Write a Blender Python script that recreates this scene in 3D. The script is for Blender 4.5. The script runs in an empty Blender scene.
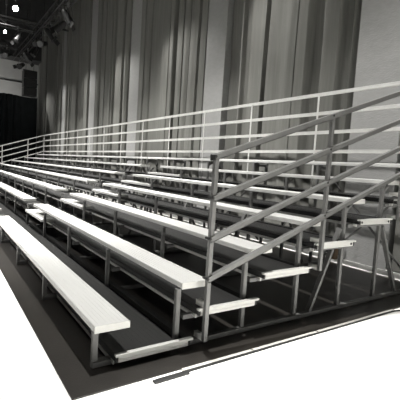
import bpy, bmesh, math, random
from mathutils import Vector, Matrix
random.seed(7)
C = bpy.context.scene.collection

# ------------------------------------------------------------ materials
def mat(name, col, rough=.5, metal=0., var=0., scale=20., bump=0., bscale=80., emit=None, stretch=(1, 1, 1), spec=.5):
    m = bpy.data.materials.new(name); m.use_nodes = True
    nt = m.node_tree; b = nt.nodes['Principled BSDF']
    b.inputs['Base Color'].default_value = (*col, 1)
    b.inputs['Roughness'].default_value = rough
    b.inputs['Metallic'].default_value = metal
    b.inputs['Specular IOR Level'].default_value = spec
    tc = nt.nodes.new('ShaderNodeTexCoord'); mp = nt.nodes.new('ShaderNodeMapping')
    mp.inputs['Scale'].default_value = stretch
    nt.links.new(tc.outputs['Object'], mp.inputs['Vector'])
    if var:
        n = nt.nodes.new('ShaderNodeTexNoise'); n.inputs['Scale'].default_value = scale; n.inputs['Detail'].default_value = 5
        r = nt.nodes.new('ShaderNodeValToRGB')
        r.color_ramp.elements[0].position = .3; r.color_ramp.elements[1].position = .7
        r.color_ramp.elements[0].color = (*[c * (1 - var) for c in col], 1)
        r.color_ramp.elements[1].color = (*[min(1, c * (1 + var)) for c in col], 1)
        nt.links.new(mp.outputs[0], n.inputs['Vector']); nt.links.new(n.outputs['Fac'], r.inputs[0])
        nt.links.new(r.outputs[0], b.inputs['Base Color'])
    if bump:
        n2 = nt.nodes.new('ShaderNodeTexNoise'); n2.inputs['Scale'].default_value = bscale; n2.inputs['Detail'].default_value = 4
        bp = nt.nodes.new('ShaderNodeBump'); bp.inputs['Strength'].default_value = bump; bp.inputs['Distance'].default_value = .01
        nt.links.new(mp.outputs[0], n2.inputs['Vector']); nt.links.new(n2.outputs['Fac'], bp.inputs['Height'])
        nt.links.new(bp.outputs[0], b.inputs['Normal'])
    if emit:
        b.inputs['Emission Color'].default_value = (*emit[0], 1); b.inputs['Emission Strength'].default_value = emit[1]
    return m

M = {
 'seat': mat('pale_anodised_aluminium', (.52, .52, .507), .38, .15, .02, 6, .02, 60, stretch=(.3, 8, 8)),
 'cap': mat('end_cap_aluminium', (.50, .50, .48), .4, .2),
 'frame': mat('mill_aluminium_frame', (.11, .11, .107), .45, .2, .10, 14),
 'rail': mat('rail_aluminium', (.50, .50, .485), .4, .25, .06, 14),
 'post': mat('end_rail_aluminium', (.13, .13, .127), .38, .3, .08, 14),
 'deck': mat('dark_ribbed_foot_plank', (.015, .015, .0146), .36, .0, .15, 10, .08, 60, stretch=(.3, 8, 8)),
 'black': mat('black_rubber', (.008, .008, .008), .6),
 'mat': mat('dark_brown_floor_mat', (.0135, .0115, .0095), .42, 0, .22, 5, .15, 90),
 'floor': mat('white_painted_floor', (.80, .795, .77), .55, 0, .02, 2),
 'wall': mat('grey_painted_block', (.225, .225, .221), .85, 0, .05, 8, .6, 25, stretch=(1, 1, 2)),
 'endwall': mat('pale_grey_end_wall', (.35, .35, .34), .8, 0, .05, 2),
 'dark': mat('black_ceiling_paint', (.018, .018, .018), .8, 0, .2, 3),
 'curtain': mat('grey_stage_curtain', (.135, .135, .125), .9, 0, .10, 3, .1, 200, stretch=(6, 6, .3), spec=.2),
 'drape': mat('black_stage_drape', (.010, .012, .013), .9, 0, .2, 3, spec=.2),
 'fix': mat('black_fixture_metal', (.015, .015, .015), .5, .1, .2, 6),
 'truss': mat('dark_truss_pipe', (.02, .02, .02), .5, .2, .2, 6),
 'tape': mat('white_edge_strip', (.42, .41, .385), .5, 0, .08, 10),
 'wood': mat('tan_wood_block', (.16, .105, .06), .6, 0, .2, 12, stretch=(1, 1, 6)),
 'lamp': mat('lit_lamp_lens', (.9, .9, .85), .3, emit=((1, .97, .88), 60)),
 'lens': mat('unlit_lamp_lens', (.05, .05, .05), .3, .0),
 'silver': mat('bare_metal_clamp', (.2, .2, .2), .3, .6),
 'base': mat('dark_baseboard', (.05, .05, .05), .6),
 'soffit': mat('dark_soffit', (.03, .03, .03), .8, 0, .2, 2),
}

# ------------------------------------------------------------ mesh helpers
def obj(name, bm, m, parent=None, smooth=False):
    me = bpy.data.meshes.new(name); bmesh.ops.recalc_face_normals(bm, faces=bm.faces); bm.to_mesh(me); bm.free()
    me.materials.append(M[m] if isinstance(m, str) else m)
    if smooth:
        for p in me.polygons: p.use_smooth = True
    o = bpy.data.objects.new(name, me); C.objects.link(o)
    if parent: o.parent = parent
    return o
def box(bm, x0, x1, y0, y1, z0, z1, bev=0.):
    r = bmesh.ops.create_cube(bm, size=1)
    for v in r['verts']:
        v.co = Vector(((x0 + x1) / 2 + v.co.x * (x1 - x0), (y0 + y1) / 2 + v.co.y * (y1 - y0), (z0 + z1) / 2 + v.co.z * (z1 - z0)))
    if bev:
        es = list({e for v in r['verts'] for e in v.link_edges})
        bmesh.ops.bevel(bm, geom=es, offset=bev, segments=2, affect='EDGES', profile=.5)
    return bm
def bar(bm, a, b, w, h=None, up=(0, 0, 1), bev=.004):
    """rectangular tube from a to b, w wide, h high"""
    h = h or w; a = Vector(a); b = Vector(b); d = (b - a); L = d.length; d.normalize()
    up = Vector(up)
    if abs(d.dot(up)) > .99: up = Vector((0, 1, 0))
    s = d.cross(up).normalized(); u = s.cross(d)
    r = bmesh.ops.create_cube(bm, size=1)
    for v in r['verts']:
        v.co = a + d * (v.co.x + .5) * L + s * v.co.y * w + u * v.co.z * h
    if bev:
        es = list({e for v in r['verts'] for e in v.link_edges})
        bmesh.ops.bevel(bm, geom=es, offset=bev, segments=2, affect='EDGES', profile=.5)
    return bm
def cyl(bm, a, b, r, r2=None, n=16):
    a = Vector(a); b = Vector(b); d = b - a
    q = d.to_track_quat('Z', 'Y').to_matrix().to_4x4()
    bmesh.ops.create_cone(bm, cap_ends=True, segments=n, radius1=r, radius2=r if r2 is None else r2, depth=d.length,
                          matrix=Matrix.Translation((a + b) / 2) @ q)
    return bm
def B(): return bmesh.new()
def tag(o, label, cat, group=None, kind=None):
    o['label'] = label; o['category'] = cat
    if group: o['group'] = group
    if kind: o['kind'] = kind
    return o
def thing(name, label, cat, loc=(0, 0, 0), group=None):
    o = bpy.data.objects.new(name, None); C.objects.link(o); o.location = loc; o.empty_display_size = .1
    return tag(o, label, cat, group)
def struct(name, bm, m, label=None):
    o = obj(name, bm, m); o['kind'] = 'structure'
    o['label'] = label; o['category'] = name.split('_')[0]
    return o
def copy_tree(o, parent=None):
    c = o.copy(); C.objects.link(c)
    if parent: c.parent = parent
    for ch in [k for k in bpy.data.objects if k.parent == o]: copy_tree(ch, c)
    return c

# ------------------------------------------------------------ the room
XE = -24.5; YW = 4.75; ZC = 9.2; XR = 9.0; YF = -11.0
struct('floor', box(B(), XE - .2, XR + .2, YF - .2, YW + .2, -.2, 0), 'floor', 'white painted hall floor, brightly lit around the dark mat')
struct('ceiling', box(B(), XE - .2, XR + .2, YF - .2, YW + .2, ZC, ZC + .2), 'dark', 'black ceiling high above the lighting truss')
struct('wall_back', box(B(), XE - .2, XR + .2, YW, YW + .2, 0, ZC), 'wall', 'grey block wall behind the stage curtains')
struct('wall_left', box(B(), XE - .2, XE, YF - .2, YW, 0, ZC), 'endwall', 'pale grey end wall above the black drape')
struct('wall_front', box(B(), XE, XR + .2, YF - .2, YF, 0, ZC), 'dark', 'black front wall facing the bleacher')
struct('wall_right', box(B(), XR, XR + .2, YF, YW, 0, ZC), 'dark', 'black right wall beyond the bleacher end')
struct('baseboard_back', box(B(), XE, XR, YW - .02, YW, 0, .14, .003), 'base', 'dark baseboard along the back wall')
# painted block pilasters showing between the curtains
for n, (a, b) in enumerate([(-1.55, -.76), (-5.68, -4.93), (-10.15, -9.42), (-14.25, -13.55), (-18.5, -17.85)]):
    struct('trim_%d' % (n + 1), box(B(), a, b, YW - .22, YW - .021, 0, ZC, .004), 'wall', 'flat grey block pilaster between two curtains, number %d counted from the right' % (n + 1))
struct('trim_6', box(B(), XE, XE + 1.2, YF, YW, 7.1, ZC), 'soffit', 'dark soffit above the pale end wall')
struct('trim_7', box(B(), XE, XE + .06, YF, YW, 5.86, 5.93), 'soffit', 'thin dark line across the pale end wall')

# ------------------------------------------------------------ mat and edge strips
m_ = obj('floor_mat', box(B(), -22.0, .215, -.19, 4.10, 0, .008, .002), 'mat')
tag(m_, 'long dark brown floor mat lying under the whole bleacher', 'mat')
strips = [(.50, 1.085, 'shortest off-white edge strip along the mat beside the first guardrail post'),
          (1.10, 1.80, 'off-white edge strip along the mat side, second from the front'),
          (1.815, 2.98, 'long off-white edge strip along the mat side, nearest the back wall')]
for y0, y1, lb in strips:
    s = obj('edge_strip', box(B(), .217, .243, y0, y1, 0, .010, .002), 'tape'); tag(s, lb, 'strip', 'edge strips beside the mat')
s = obj('edge_strip', box(B(), -21, -.3, 4.11, 4.15, 0, .010, .002), 'tape'); tag(s, 'long pale edge strip on the floor behind the bleacher, along the back of the mat', 'strip', None)
bm = B(); cp = [(.258, .30), (.256, .6), (.254, 1.1), (.252, 1.7), (.254, 2.3), (.248, 2.95), (.33, 3.3), (.5, 3.8)]
for a, b in zip(cp, cp[1:]): bar(bm, (a[0], a[1], .005), (b[0], b[1], .005), .013, .008, bev=.002)
dark_mark = thing('stripe', 'thin black line running on the white floor beside the mat edge', 'stripe', (0, 0, 0))  # thin black run along the mat edge, widened at its front end
obj('long_run', bm, 'black', dark_mark)
obj('wide_end', box(B(), .250, .290, .275, .52, 0, .010, .003), 'black', dark_mark)

# ------------------------------------------------------------ the bleacher
T, R, H1, W = .61, .1995, .2918, .23
XL = -19.8
def ys(i): return (i - 1) * T
def zs(i): return H1 + (i - 1) * R
bl = thing('bleacher', 'long aluminium bleacher, seven rows of pale benches with guardrails, standing on the dark mat', 'bleacher', (0, 0, 0))

def seat_bm(x0, x1, y, z):
    # hollow-plank profile: rounded nose, shallow ribs along the top
    pts = []
    n = 8; g = .0015
    pts += [(0, -.040), (0, -.006), (.002, -.002), (.006, 0)]
    for k in range(1, n):
        c = W * k / n
        pts += [(c - .002, 0), (c - .0012, -g), (c + .0012, -g), (c + .002, 0)]
    pts += [(W - .006, 0), (W - .002, -.002), (W, -.006), (W, -.040), (W - .02, -.040), (W - .02, -.034), (.02, -.034), (.02, -.040)]
    bm = B()
    A = [bm.verts.new((x0, y + p[0], z + p[1])) for p in pts]; D = [bm.verts.new((x1, y + p[0], z + p[1])) for p in pts]
    k = len(pts)
    for i in range(k): bm.faces.new((A[i], A[(i + 1) % k], D[(i + 1) % k], D[i]))
    bm.faces.new(A); bm.faces.new(D[::-1])
    return bm
AIS = (-5.86, -4.93)
for i in range(1, 8):
    if i == 1: secs = [(XL, -13.53), (-13.47, AIS[0]), (AIS[1], 0)]
    elif i == 7: secs = [(XL, -13.53), (-13.47, -6.78), (-6.75, 0)]
    else: secs = [(XL, -13.53), (-13.47, AIS[0]), (AIS[1], 0)]
    for a, b in secs:
        s = obj('seat_plank', seat_bm(a + .006, b - .006, ys(i), zs(i)), 'seat', bl)
        for xa in (a, b - .006):
            obj('end_cap', box(B(), xa, xa + .006, ys(i) - .001, ys(i) + W + .001, zs(i) - .045, zs(i) + .001, .001), 'cap', s)
# foot planks
for i in range(2, 8):
    y, z = ys(i - 1), zs(i) - .40
    for a, b in [(XL, -13.5), (-13.49, -6.76), (-6.75, 0)]:
        bm = B(); box(bm, a, b, y + .135, y + .572, z - .045, z, .003)
        for k in range(1, 12):   # ribs on the tread
            box(bm, a + .01, b - .01, y + .135 + k * .036 - .006, y + .135 + k * .036 + .006, z - .001, z + .0006)
        f = obj('foot_plank', bm, 'deck', bl)
        obj('rear_board', box(B(), a, b, y + .640, y + .70, z - .045, z, .003), 'deck', f)
        nb = B(); box(nb, a, b, y + .129, y + .135, z - .042, z + .001, .001)
        n_ = obj('nosing', nb, 'black', f); n_['label'] = 'black rubber nosing strip'
        obj('front_channel', box(B(), a, b, y + .125, y + .134, z - .068, z - .043, .001), 'rail', f)
        if b == 0:
            cb = B(); box(cb, .002, .030, y + .150, y + .665, z - .048, z - .006, .002)
            box(cb, .002, .036, y + .130, y + .705, z - .010, z + .006, .002)
            box(cb, .002, .033, y + .150, y + .665, z - .030, z - .026, .001)
            c_ = obj('end_trim', cb, 'cap', f); c_['label'] = 'bright metal end trim'
            for q in (y + .131, y + .667):
                p_ = obj('end_plug', box(B(), .003, .031, q, q + .018, z - .044, z - .011, .003), 'black', f); p_['label'] = 'black plastic end plug'
            if i >= 5:
                for q in (y + .165, y + .63):
                    bb = B(); cyl(bb, (.031, q, z - .024), (.036, q, z - .024), .012, n=12); obj('bolt', bb, 'black', f)
# aisle steps
for i in range(2, 7):
    y, z = ys(i) - .03, zs(i) - .15
    bm = B(); box(bm, -5.39, -4.10, y - .02, y + .20, z - .04, z, .003)
    for k in range(1, 5): box(bm, -5.38, -4.11, y - .02 + k * .044 - .003, y - .02 + k * .044 + .003, z - .001, z + .0018)
    obj('aisle_step', bm, 'seat', bl)

# support frames
PW = .042
def make_frame():
    fr = bpy.data.objects.new('support_frame', None); C.objects.link(fr); fr.parent = bl; fr.empty_display_size = .1
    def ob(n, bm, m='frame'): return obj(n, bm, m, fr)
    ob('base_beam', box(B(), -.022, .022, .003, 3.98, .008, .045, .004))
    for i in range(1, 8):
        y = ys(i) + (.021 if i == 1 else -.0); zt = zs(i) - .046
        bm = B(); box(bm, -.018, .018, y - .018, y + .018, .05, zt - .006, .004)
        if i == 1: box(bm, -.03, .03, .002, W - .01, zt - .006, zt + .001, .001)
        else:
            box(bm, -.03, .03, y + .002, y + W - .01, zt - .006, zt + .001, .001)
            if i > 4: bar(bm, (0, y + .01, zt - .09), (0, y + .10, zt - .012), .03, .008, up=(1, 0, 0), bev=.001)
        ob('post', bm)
    for i in range(2, 8):
        y, z = ys(i - 1), zs(i) - .40
        y0 = y + .045 if i > 2 else .05
        ob('foot_beam', box(B(), -.020, .020, y0, y + .585, max(.052, z - .080), max(z - .046, .02) if z > .1 else z - .0465 + .0, .003) if i > 2 else
           box(B(), -.020, .020, .045, y + .585, .0505, .0430 + .010, .001))
    ob('brace', bar(B(), (.0, 2.03, .05), (.0, 2.385, .80), .03, .036, up=(1, 0, 0)))
    ob('brace', bar(B(), (.0, 3.48, .05), (.0, 3.10, .80), .03, .036, up=(1, 0, 0)))
    ob('back_post', box(B(), -.021, .021, 3.93, 3.972, .05, 1.44, .004))
    ob('back_beam', box(B(), -.018, .018, 3.68, 3.93, 1.38, 1.42, .003))
    return fr
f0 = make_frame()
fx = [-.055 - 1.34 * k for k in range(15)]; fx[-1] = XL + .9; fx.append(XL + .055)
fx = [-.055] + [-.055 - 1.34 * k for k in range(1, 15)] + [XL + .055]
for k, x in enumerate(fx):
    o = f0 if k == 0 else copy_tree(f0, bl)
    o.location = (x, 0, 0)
# long braces tying frames together
for k in range(0, 15, 2):
    a, b = fx[k] - .02, fx[k + 1] + .02
    obj('cross_brace', bar(B(), (a, 3.90, .10), (b, 3.90, 1.30), .012, .04, up=(0, 1, 0), bev=.001), 'frame', bl)
    obj('cross_brace', bar(B(), (b, 3.885, .10), (a, 3.885, 1.30), .012, .04, up=(0, 1, 0), bev=.001), 'frame', bl)

# guardrails
GY = .79; GS = (2.53 - 1.395) / (4.0 - .79)
def gz(y): return 1.395 + GS * (y - GY)
def guard(x, sgn, m, n):
    g = bpy.data.objects.new('end_guardrail', None); C.objects.link(g); g.parent = bl; g.empty_display_size = .1
    for k in range(4):
        dz = -.285 * k - .018
        obj('rail', bar(B(), (x + sgn * .012, GY - (.025 if k == 0 else .015), gz(GY - .02) + dz), (x + sgn * .012, 3.985, gz(3.985) + dz), .030, .040), m, g)
    for y in (GY, 2.0, 3.21):
        z0 = .06 if y < 1 else gz(y) - 1.365
        b_ = B(); box(b_, x - .017, x + .017, y - .017, y + .017, z0, gz(y) - (.0 if y < 1 else .02), .004)
        p = obj('post', b_, m, g)
        # stub arms back to the support frame
        for zz in ((z0 + .02), (z0 + .26)):
            obj('stub_arm', bar(B(), (x - sgn * .017, y + .0, zz), (x - sgn * .11, y + .0, zz), .030, .034), 'cap', p)
        for k in range(4):
            zz = gz(y) - .285 * k - .018
            bb = B(); cyl(bb, (x - sgn * .030, y - .022, zz), (x + sgn * .030, y - .022, zz), .010, n=10)
            obj('bolt', bb, 'black', p)
    cb = B(); box(cb, x - .026, x + .030, GY - .034, GY - .0195, gz(GY) - .048, gz(GY) - .006, .004)
    c = obj('tube_cap', cb, 'black', g); c['label'] = 'black plastic tube cap'
    return g
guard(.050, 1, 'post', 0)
guard(XL - .050, -1, 'rail', 1)
g = bpy.data.objects.new('back_guardrail', None); C.objects.link(g); g.parent = bl
for k in range(4):
    obj('rail', bar(B(), (.03, 4.0, 2.51 - .285 * k), (XL - .03, 4.0, 2.51 - .285 * k), .030, .040), 'rail', g)
for k in range(13):
    x = -1.756 - 1.508 * k
    if x < XL: break
    obj('post', box(B(), x - .015, x + .015, 3.978, 3.986, 1.02, 2.52, .001), 'rail', g)
for x in (.05, XL - .05):
    obj('post', box(B(), x - .017, x + .017, 3.986, 4.02, 1.0, 2.54, .004), 'rail', g)
obj('back_rail_beam', box(B(), XL, 0, 3.973, 4.0, 1.00, 1.05, .003), 'frame', g)

# ------------------------------------------------------------ curtains
def fold_profile(x0, x1, seed, wide=1.):
    """depth behind the curtain's front plane at points along it: flat pleats with recesses between"""
    rd = random.Random(seed); pts = [(x0, .2)]; x = x0 + .02
    while x < x1 - .2:
        w = rd.choice([.10, .16, .24, .36, .5]) * wide; d = rd.uniform(0, .07)
        pts += [(x + .02, d), (x + w * .5, d + rd.uniform(-.02, .02)), (x + w, d + rd.uniform(0, .04))]; x += w
        g = rd.choice([.03, .06, .10, .18, .26]) * wide; q = rd.choice([.10, .16, .22])
        pts += [(x + .02, q), (x + .02 + g, q - .02)]; x += g + .02
    pts = [p for p in pts if p[0] < x1 - .01] + [(x1, .2)]
    return pts
def curtain_bm(x0, x1, y, z0, z1, seed, prof=None, step=.014):
    pts = prof or fold_profile(x0, x1, seed)
    def raw(xx):
        for (a, p), (b, q) in zip(pts, pts[1:]):
            if a <= xx <= b: t = (xx - a) / max(b - a, 1e-6); t = t * t * (3 - 2 * t); return p + (q - p) * t
        return .2
    n = int((x1 - x0) / step)
    bm = B(); zs_ = [z0, z0 + .6, z0 + 2, z0 + 3.5, z0 + 5, z0 + 7]
    zs_ = [z for z in zs_ if z < z1 - .05] + [z1]
    front = []; back = []
    for j, z in enumerate(zs_):
        rf = []; rb = []
        for k in range(n + 1):
            xx = x0 + (x1 - x0) * k / n
            sway = .02 * math.sin(z * .8 + seed) * math.sin(xx * 2.3 + seed) * (0 < k < n)
            d = raw(xx) * (1 + .10 * math.sin(z * 1.1 + xx * 3))
            d = min(.235, d)
            rf.append(bm.verts.new((xx + sway, y + d, z))); rb.append(bm.verts.new((xx + sway, y + d + .006, z)))
        front.append(rf); back.append(rb)
    for G in (front, back):
        for j in range(len(zs_) - 1):
            for k in range(n): bm.faces.new((G[j][k], G[j][k + 1], G[j + 1][k + 1], G[j + 1][k]))
    for k in range(n):
        bm.faces.new((front[0][k], front[0][k + 1], back[0][k + 1], back[0][k])); bm.faces.new((front[-1][k], front[-1][k + 1], back[-1][k + 1], back[-1][k]))
    for j in range(len(zs_) - 1):
        for k in (0, n): bm.faces.new((front[j][k], front[j + 1][k], back[j + 1][k], back[j][k]))
    return bm
NEAR = [(-5.12,.2),(-4.65,.2),(-4.58,.06),(-4.5,.03),(-4.45,.12),(-4.25,.12),(-4.2,.02),(-3.8,.03),(-3.77,.22),(-3.68,.22),(-3.66,.02),(-3.3,.04),(-3.1,.01),(-2.95,.03),(-2.93,.08),(-2.91,.02),(-2.72,.04),(-2.66,.2),(-2.45,.2),(-2.38,.08),(-2.1,.14),(-2.06,.05),(-2.02,.22),(-1.85,.2),(-1.80,.08),(-1.76,.22),(-1.66,.2)]
NEAR = [(2.2 + (x - 2.2) * .974, d) for x, d in NEAR]
cur = [(-.72, 3.2, [], 'grey floor-length stage curtain at the right edge, beyond the rightmost pilaster'),
       (-4.91, -1.57, [(-5.05, -4.45), (-3.68, -3.58), (-2.62, -2.2), (-1.9, -1.7)], 'grey pleated stage curtain behind the right end of the bleacher, left of the rightmost pilaster'),
       (-9.40, -5.70, [(-9.5, -9.1), (-8.35, -8.2), (-7.0, -6.75), (-6.3, -6.2)], 'grey pleated stage curtain behind the aisle of the bleacher, second from the rightmost pilaster'),
       (-13.53, -10.17, [(-13.4, -13.1), (-12.3, -12.1), (-11.1, -10.8)], 'grey pleated stage curtain behind the middle of the bleacher'),
       (-17.83, -14.27, [(-17.9, -17.5), (-16.4, -16.1), (-15.2, -15.0)], 'grey pleated stage curtain, second from the black drape'),
       (-24.3, -18.52, [(-22.9, -22.6), (-21.3, -21.0), (-19.8, -19.5)], 'grey pleated stage curtain farthest away, beside the black drape and hung speaker')]
for n, (a, b, dp, lb) in enumerate(cur):
    o = obj('stage_curtain', curtain_bm(a, b, YW - .27, .02, ZC - .02, 11 + n, NEAR if n == 1 else None), 'curtain')
    tag(o, lb, 'curtain', 'grey stage curtains along the back wall')
bm = curtain_bm(-10, 4.07, 0, .02, 4.72, 5)
for v in bm.verts:
    x, y, z = v.co; v.co = (-22 - y, x, z + (.03 * math.sin(x * 3.1) if z > 4.5 else 0))
o = obj('black_drape', bm, 'drape'); tag(o, 'black drape across the far end of the hall below the pale wall', 'drape')

# ------------------------------------------------------------ hung loudspeaker
sp = thing('loudspeaker', 'tall black loudspeaker hung high at the far end beside the curtain', 'speaker', (-21.2, 3.45, 4.62))
for k in range(3):
    c = obj('cabinet', box(B(), -.28, .28, -.34, .34, .02 + k * .46, .45 + k * .46, .015), 'fix', sp)
    obj('grille', box(B(), .281, .296, -.31, .31, .05 + k * .46, .42 + k * .46, .004), 'black', c)
fl = B(); bar(fl, (0, -.2, 1.37), (0, -.2, ZC - 4.62), .02); bar(fl, (0, .2, 1.37), (0, .2, ZC - 4.62), .02); bar(fl, (0, -.34, 1.40), (0, .34, 1.40), .05)
obj('rigging', fl, 'truss', sp)

# ------------------------------------------------------------ lighting truss, pipes and lamps
def truss(name, label, a, b, w=.3, step=.5):
    a = Vector(a); b = Vector(b); d = (b - a).normalized(); L = (b - a).length
    s = d.cross(Vector((0, 0, 1))).normalized() * w / 2; u = Vector((0, 0, w / 2))
    t = thing(name, label, 'truss', a)
    ch = B()
    for q in (s + u, s - u, -s + u, -s - u): cyl(ch, q, q + d * L, .025, n=8)
    obj('chord', ch, 'truss', t)
    lc = B(); n = int(L / step)
    for k in range(n):
        p0 = d * (k * step); p1 = d * ((k + 1) * step); e = 1 if k % 2 else -1
        for sd in (s, -s): cyl(lc, p0 + sd + u * e, p1 + sd - u * e, .012, n=6)
        cyl(lc, p0 + s * e + u, p1 - s * e + u, .012, n=6); cyl(lc, p0 + s * e - u, p1 - s * e - u, .012, n=6)
    obj('lacing', lc, 'truss', t)
    hb = B(); k = 1.0
    while k < L:
        p = d * k; bar(hb, p + u, p + Vector((0, 0, ZC - a.z)), .015, bev=0); k += 3.0
    obj('hanger', hb, 'truss', t)
    return t
truss('lighting_truss', 'black lighting truss running along the hall in front of the curtains', (4, 2.8, 6.62), (-21.5, 2.8, 6.62))
truss('lighting_truss', 'black lighting truss crossing the hall, nearer of the two cross trusses', (-15.6, 2.55, 6.62), (-15.6, -8, 6.62))
truss('lighting_truss', 'black lighting truss crossing the hall, farther of the two cross trusses', (-19.0, 2.55, 6.62), (-19.0, -8, 6.62))
def lamp(loc, aim, label, lit=False, s=1., group='stage lamps on the trusses', up=.28):
    t = thing('stage_lamp', label, 'lamp', loc, group)
    d = (Vector(aim) - Vector(loc)).normalized(); sd = d.cross(Vector((0, 0, 1))).normalized()
    bd = B(); cyl(bd, -d * .20 * s, d * .16 * s, .085 * s, .11 * s); cyl(bd, -d * .26 * s, -d * .20 * s, .05 * s, .085 * s); obj('housing', bd, 'fix', t)
    rg = B(); cyl(rg, d * .16 * s, d * .175 * s, .125 * s); obj('colour_frame', rg, 'fix', t)
    ln = B(); cyl(ln, d * .176 * s, d * .182 * s, .10 * s); obj('lens', ln, 'lamp' if lit else 'lens', t)
    yk = B()
    for q in (1, -1): bar(yk, sd * .13 * s * q, sd * .13 * s * q + Vector((0, 0, .24 * s)), .03 * s, .008)
    bar(yk, sd * .14 * s + Vector((0, 0, .24 * s)), -sd * .14 * s + Vector((0, 0, .24 * s)), .03 * s, .008); obj('yoke', yk, 'truss', t)
    cl = B(); cyl(cl, (0, 0, .24 * s), (0, 0, .24 * s + up * .5), .02, n=8); box(cl, -.03, .03, -.03, .03, .24 * s + up * .4, .24 * s + up * .8, .004); obj('clamp', cl, 'silver', t)
    # barn doors
    if not lit:
        for q in (1, -1):
            obj('barn_door', bar(B(), d * .18 * s + sd * .12 * s * q, d * .30 * s + sd * .2 * s * q, .004, .16 * s, up=Vector((0, 0, 1)), bev=0), 'fix', t)
    return t
al = [(-11.4, (-10, 6, 0)), (-12.5, (-14, -1, 2)), (-13.7, (-12, 6, 2)), (-15.1, (-9, -3, 3)), (-16.6, (-16, 0, 0)), (-18.2, (-17, 6, 1)), (-20.0, (-14, -2, 2))]
wh = ['nearest the camera', 'second from the camera', 'third from the camera', 'fourth from the camera', 'fifth from the camera', 'sixth from the camera', 'farthest from the camera']
for (x, aim), w_ in zip(al, wh):
    lamp((x, 2.8, 5.95), aim, 'unlit black stage lamp under the curtain-side truss, ' + w_, s=1.15)
lamp((-13.35, 1.5, 6.5 - .12 + .1), (2.2, -.8, 1.3), 'brightly lit stage lamp glaring near the top left corner', lit=True, s=.9, up=ZC - 6.5 - .2)
lamp((-16.4, 1.6, 6.46), (0, -6, 1.3), 'small lit stage lamp at the left edge below the glaring lamp', lit=True, s=.5, up=2.4)
lamp((-15.6, 1.95, 6.1), (-14, -1, 1), 'unlit black stage lamp under the nearer cross truss', s=1.)
lamp((-19.0, 2.0, 6.1), (-12, -4, 2), 'unlit black stage lamp under the farther cross truss', s=1.1)
for n, (x, lb) in enumerate([(-12.2, 'long dark pipe across the ceiling above the glaring lamp'), (-17.3, 'long dark pipe across the ceiling between the two cross trusses')]):
    p = B(); cyl(p, (0, -8, 0), (0, 4.4, 0), .05, n=10)
    t = thing('ceiling_pipe', lb, 'pipe', (x, 0, 7.4)); obj('pipe_run', p, 'truss', t)
    h = B()
    for y in (-6, -2, 1, 4): bar(h, (0, y, .04), (0, y, ZC - 7.4), .02, bev=0)
    obj('hanger', h, 'truss', t)

# small wooden block by the wall
o = obj('wooden_block', box(B(), -1.60, -1.50, 4.36, 4.45, 0, .17, .004), 'wood'); tag(o, 'small tan wooden block standing on the floor by the back wall', 'block')

# ------------------------------------------------------------ light
def area(loc, aim, power, size, col=(1, .985, .95), spread=180):
    l = bpy.data.lights.new('key', 'AREA'); l.shape = 'DISK'; l.size = size; l.energy = power; l.color = col; l.spread = math.radians(spread)
    o = bpy.data.objects.new('house_light', l); C.objects.link(o); o.location = loc
    o.rotation_euler = (Vector(aim) - Vector(loc)).to_track_quat('-Z', 'Y').to_euler(); return o
def spot(loc, aim, power, ang, blend=.6, rad=.12, col=(1, .985, .95)):
    l = bpy.data.lights.new('spot', 'SPOT'); l.energy = power; l.spot_size = math.radians(ang); l.spot_blend = blend; l.shadow_soft_size = rad; l.color = col
    o = bpy.data.objects.new('spot_light', l); C.objects.link(o); o.location = loc
    o.rotation_euler = (Vector(aim) - Vector(loc)).to_track_quat('-Z', 'Y').to_euler(); return o
for x, pw in [(-1.2, 4200), (-4.6, 5600), (-7.9, 6500), (-11.2, 6500), (-14.5, 6500), (-17.8, 6500)]:
    spot((x, 1.0, 8.3), (x - .2, 2.3, 0), pw, 60, .8, .08)
# added spot brightening the right end of the bleacher and the wall behind it
spot((6.5, .2, 4.2), (-.5, 3.3, .7), 110, 24, 1., .08)
# lamps hung on the lighting truss, washing the curtains obliquely from the far end
for x, pw in [(-1.6, 400), (-5.0, 900), (-8.6, 1150), (-12.2, 1050), (-15.8, 850), (-19.4, 800), (-23.0, 800)]:
    spot((x, 3.25, 5.9), (x + 3.8, 4.6, 1.0), pw * .72, 68, 1., .10)
# added floor washes; right-hand cone cut off near the mat to keep it dark
spot((6.0, 1.3, 8.5), (7.0, 1.3, 0), 14000, 83.5, .05, .08)
spot((-.7, -3.8, 8.2), (-.9, -4.0, 0), 1000, 78, .35, .1)
spot((-7.5, -3.6, 8.2), (-7.5, -2.6, 0), 5000, 75, .35, .1)
# uplights on the end wall
spot((-23.3, -.2, 4.6), (-24.5, .8, 5.4), 260, 150, 1., .05)
spot((-23.3, 3.0, 4.6), (-24.5, 3.0, 5.8), 25, 150, 1., .05)
w = bpy.data.worlds.new('world'); bpy.context.scene.world = w; w.use_nodes = True
w.node_tree.nodes['Background'].inputs[0].default_value = (.5, .5, .5, 1); w.node_tree.nodes['Background'].inputs[1].default_value = .05

# ------------------------------------------------------------ camera
cd = bpy.data.cameras.new('camera'); cam = bpy.data.objects.new('camera', cd); C.objects.link(cam)
r = Vector((0.5616039990970092, 0.8249889227097026, 0.06319988611169237)); u = Vector((-0.10321948078681717, -0.005930649177953662, 0.9946409232413614)); f = Vector((-0.8209425601004898, 0.5651177795881248, -0.08182425196139097))
mx = Matrix((r, u, -f)).transposed().to_4x4(); mx.translation = Vector((2.2035, -.80605, 1.29045)); cam.matrix_world = mx
cd.sensor_width = 36; cd.lens = 387.055 / 400 * 36; cd.clip_start = .05; cd.clip_end = 200
sc = bpy.context.scene; sc.camera = cam
vs = sc.view_settings; vs.view_transform = 'Standard'; vs.look = 'None'; vs.exposure = 0.12; vs.gamma = 1; vs.use_curve_mapping = False
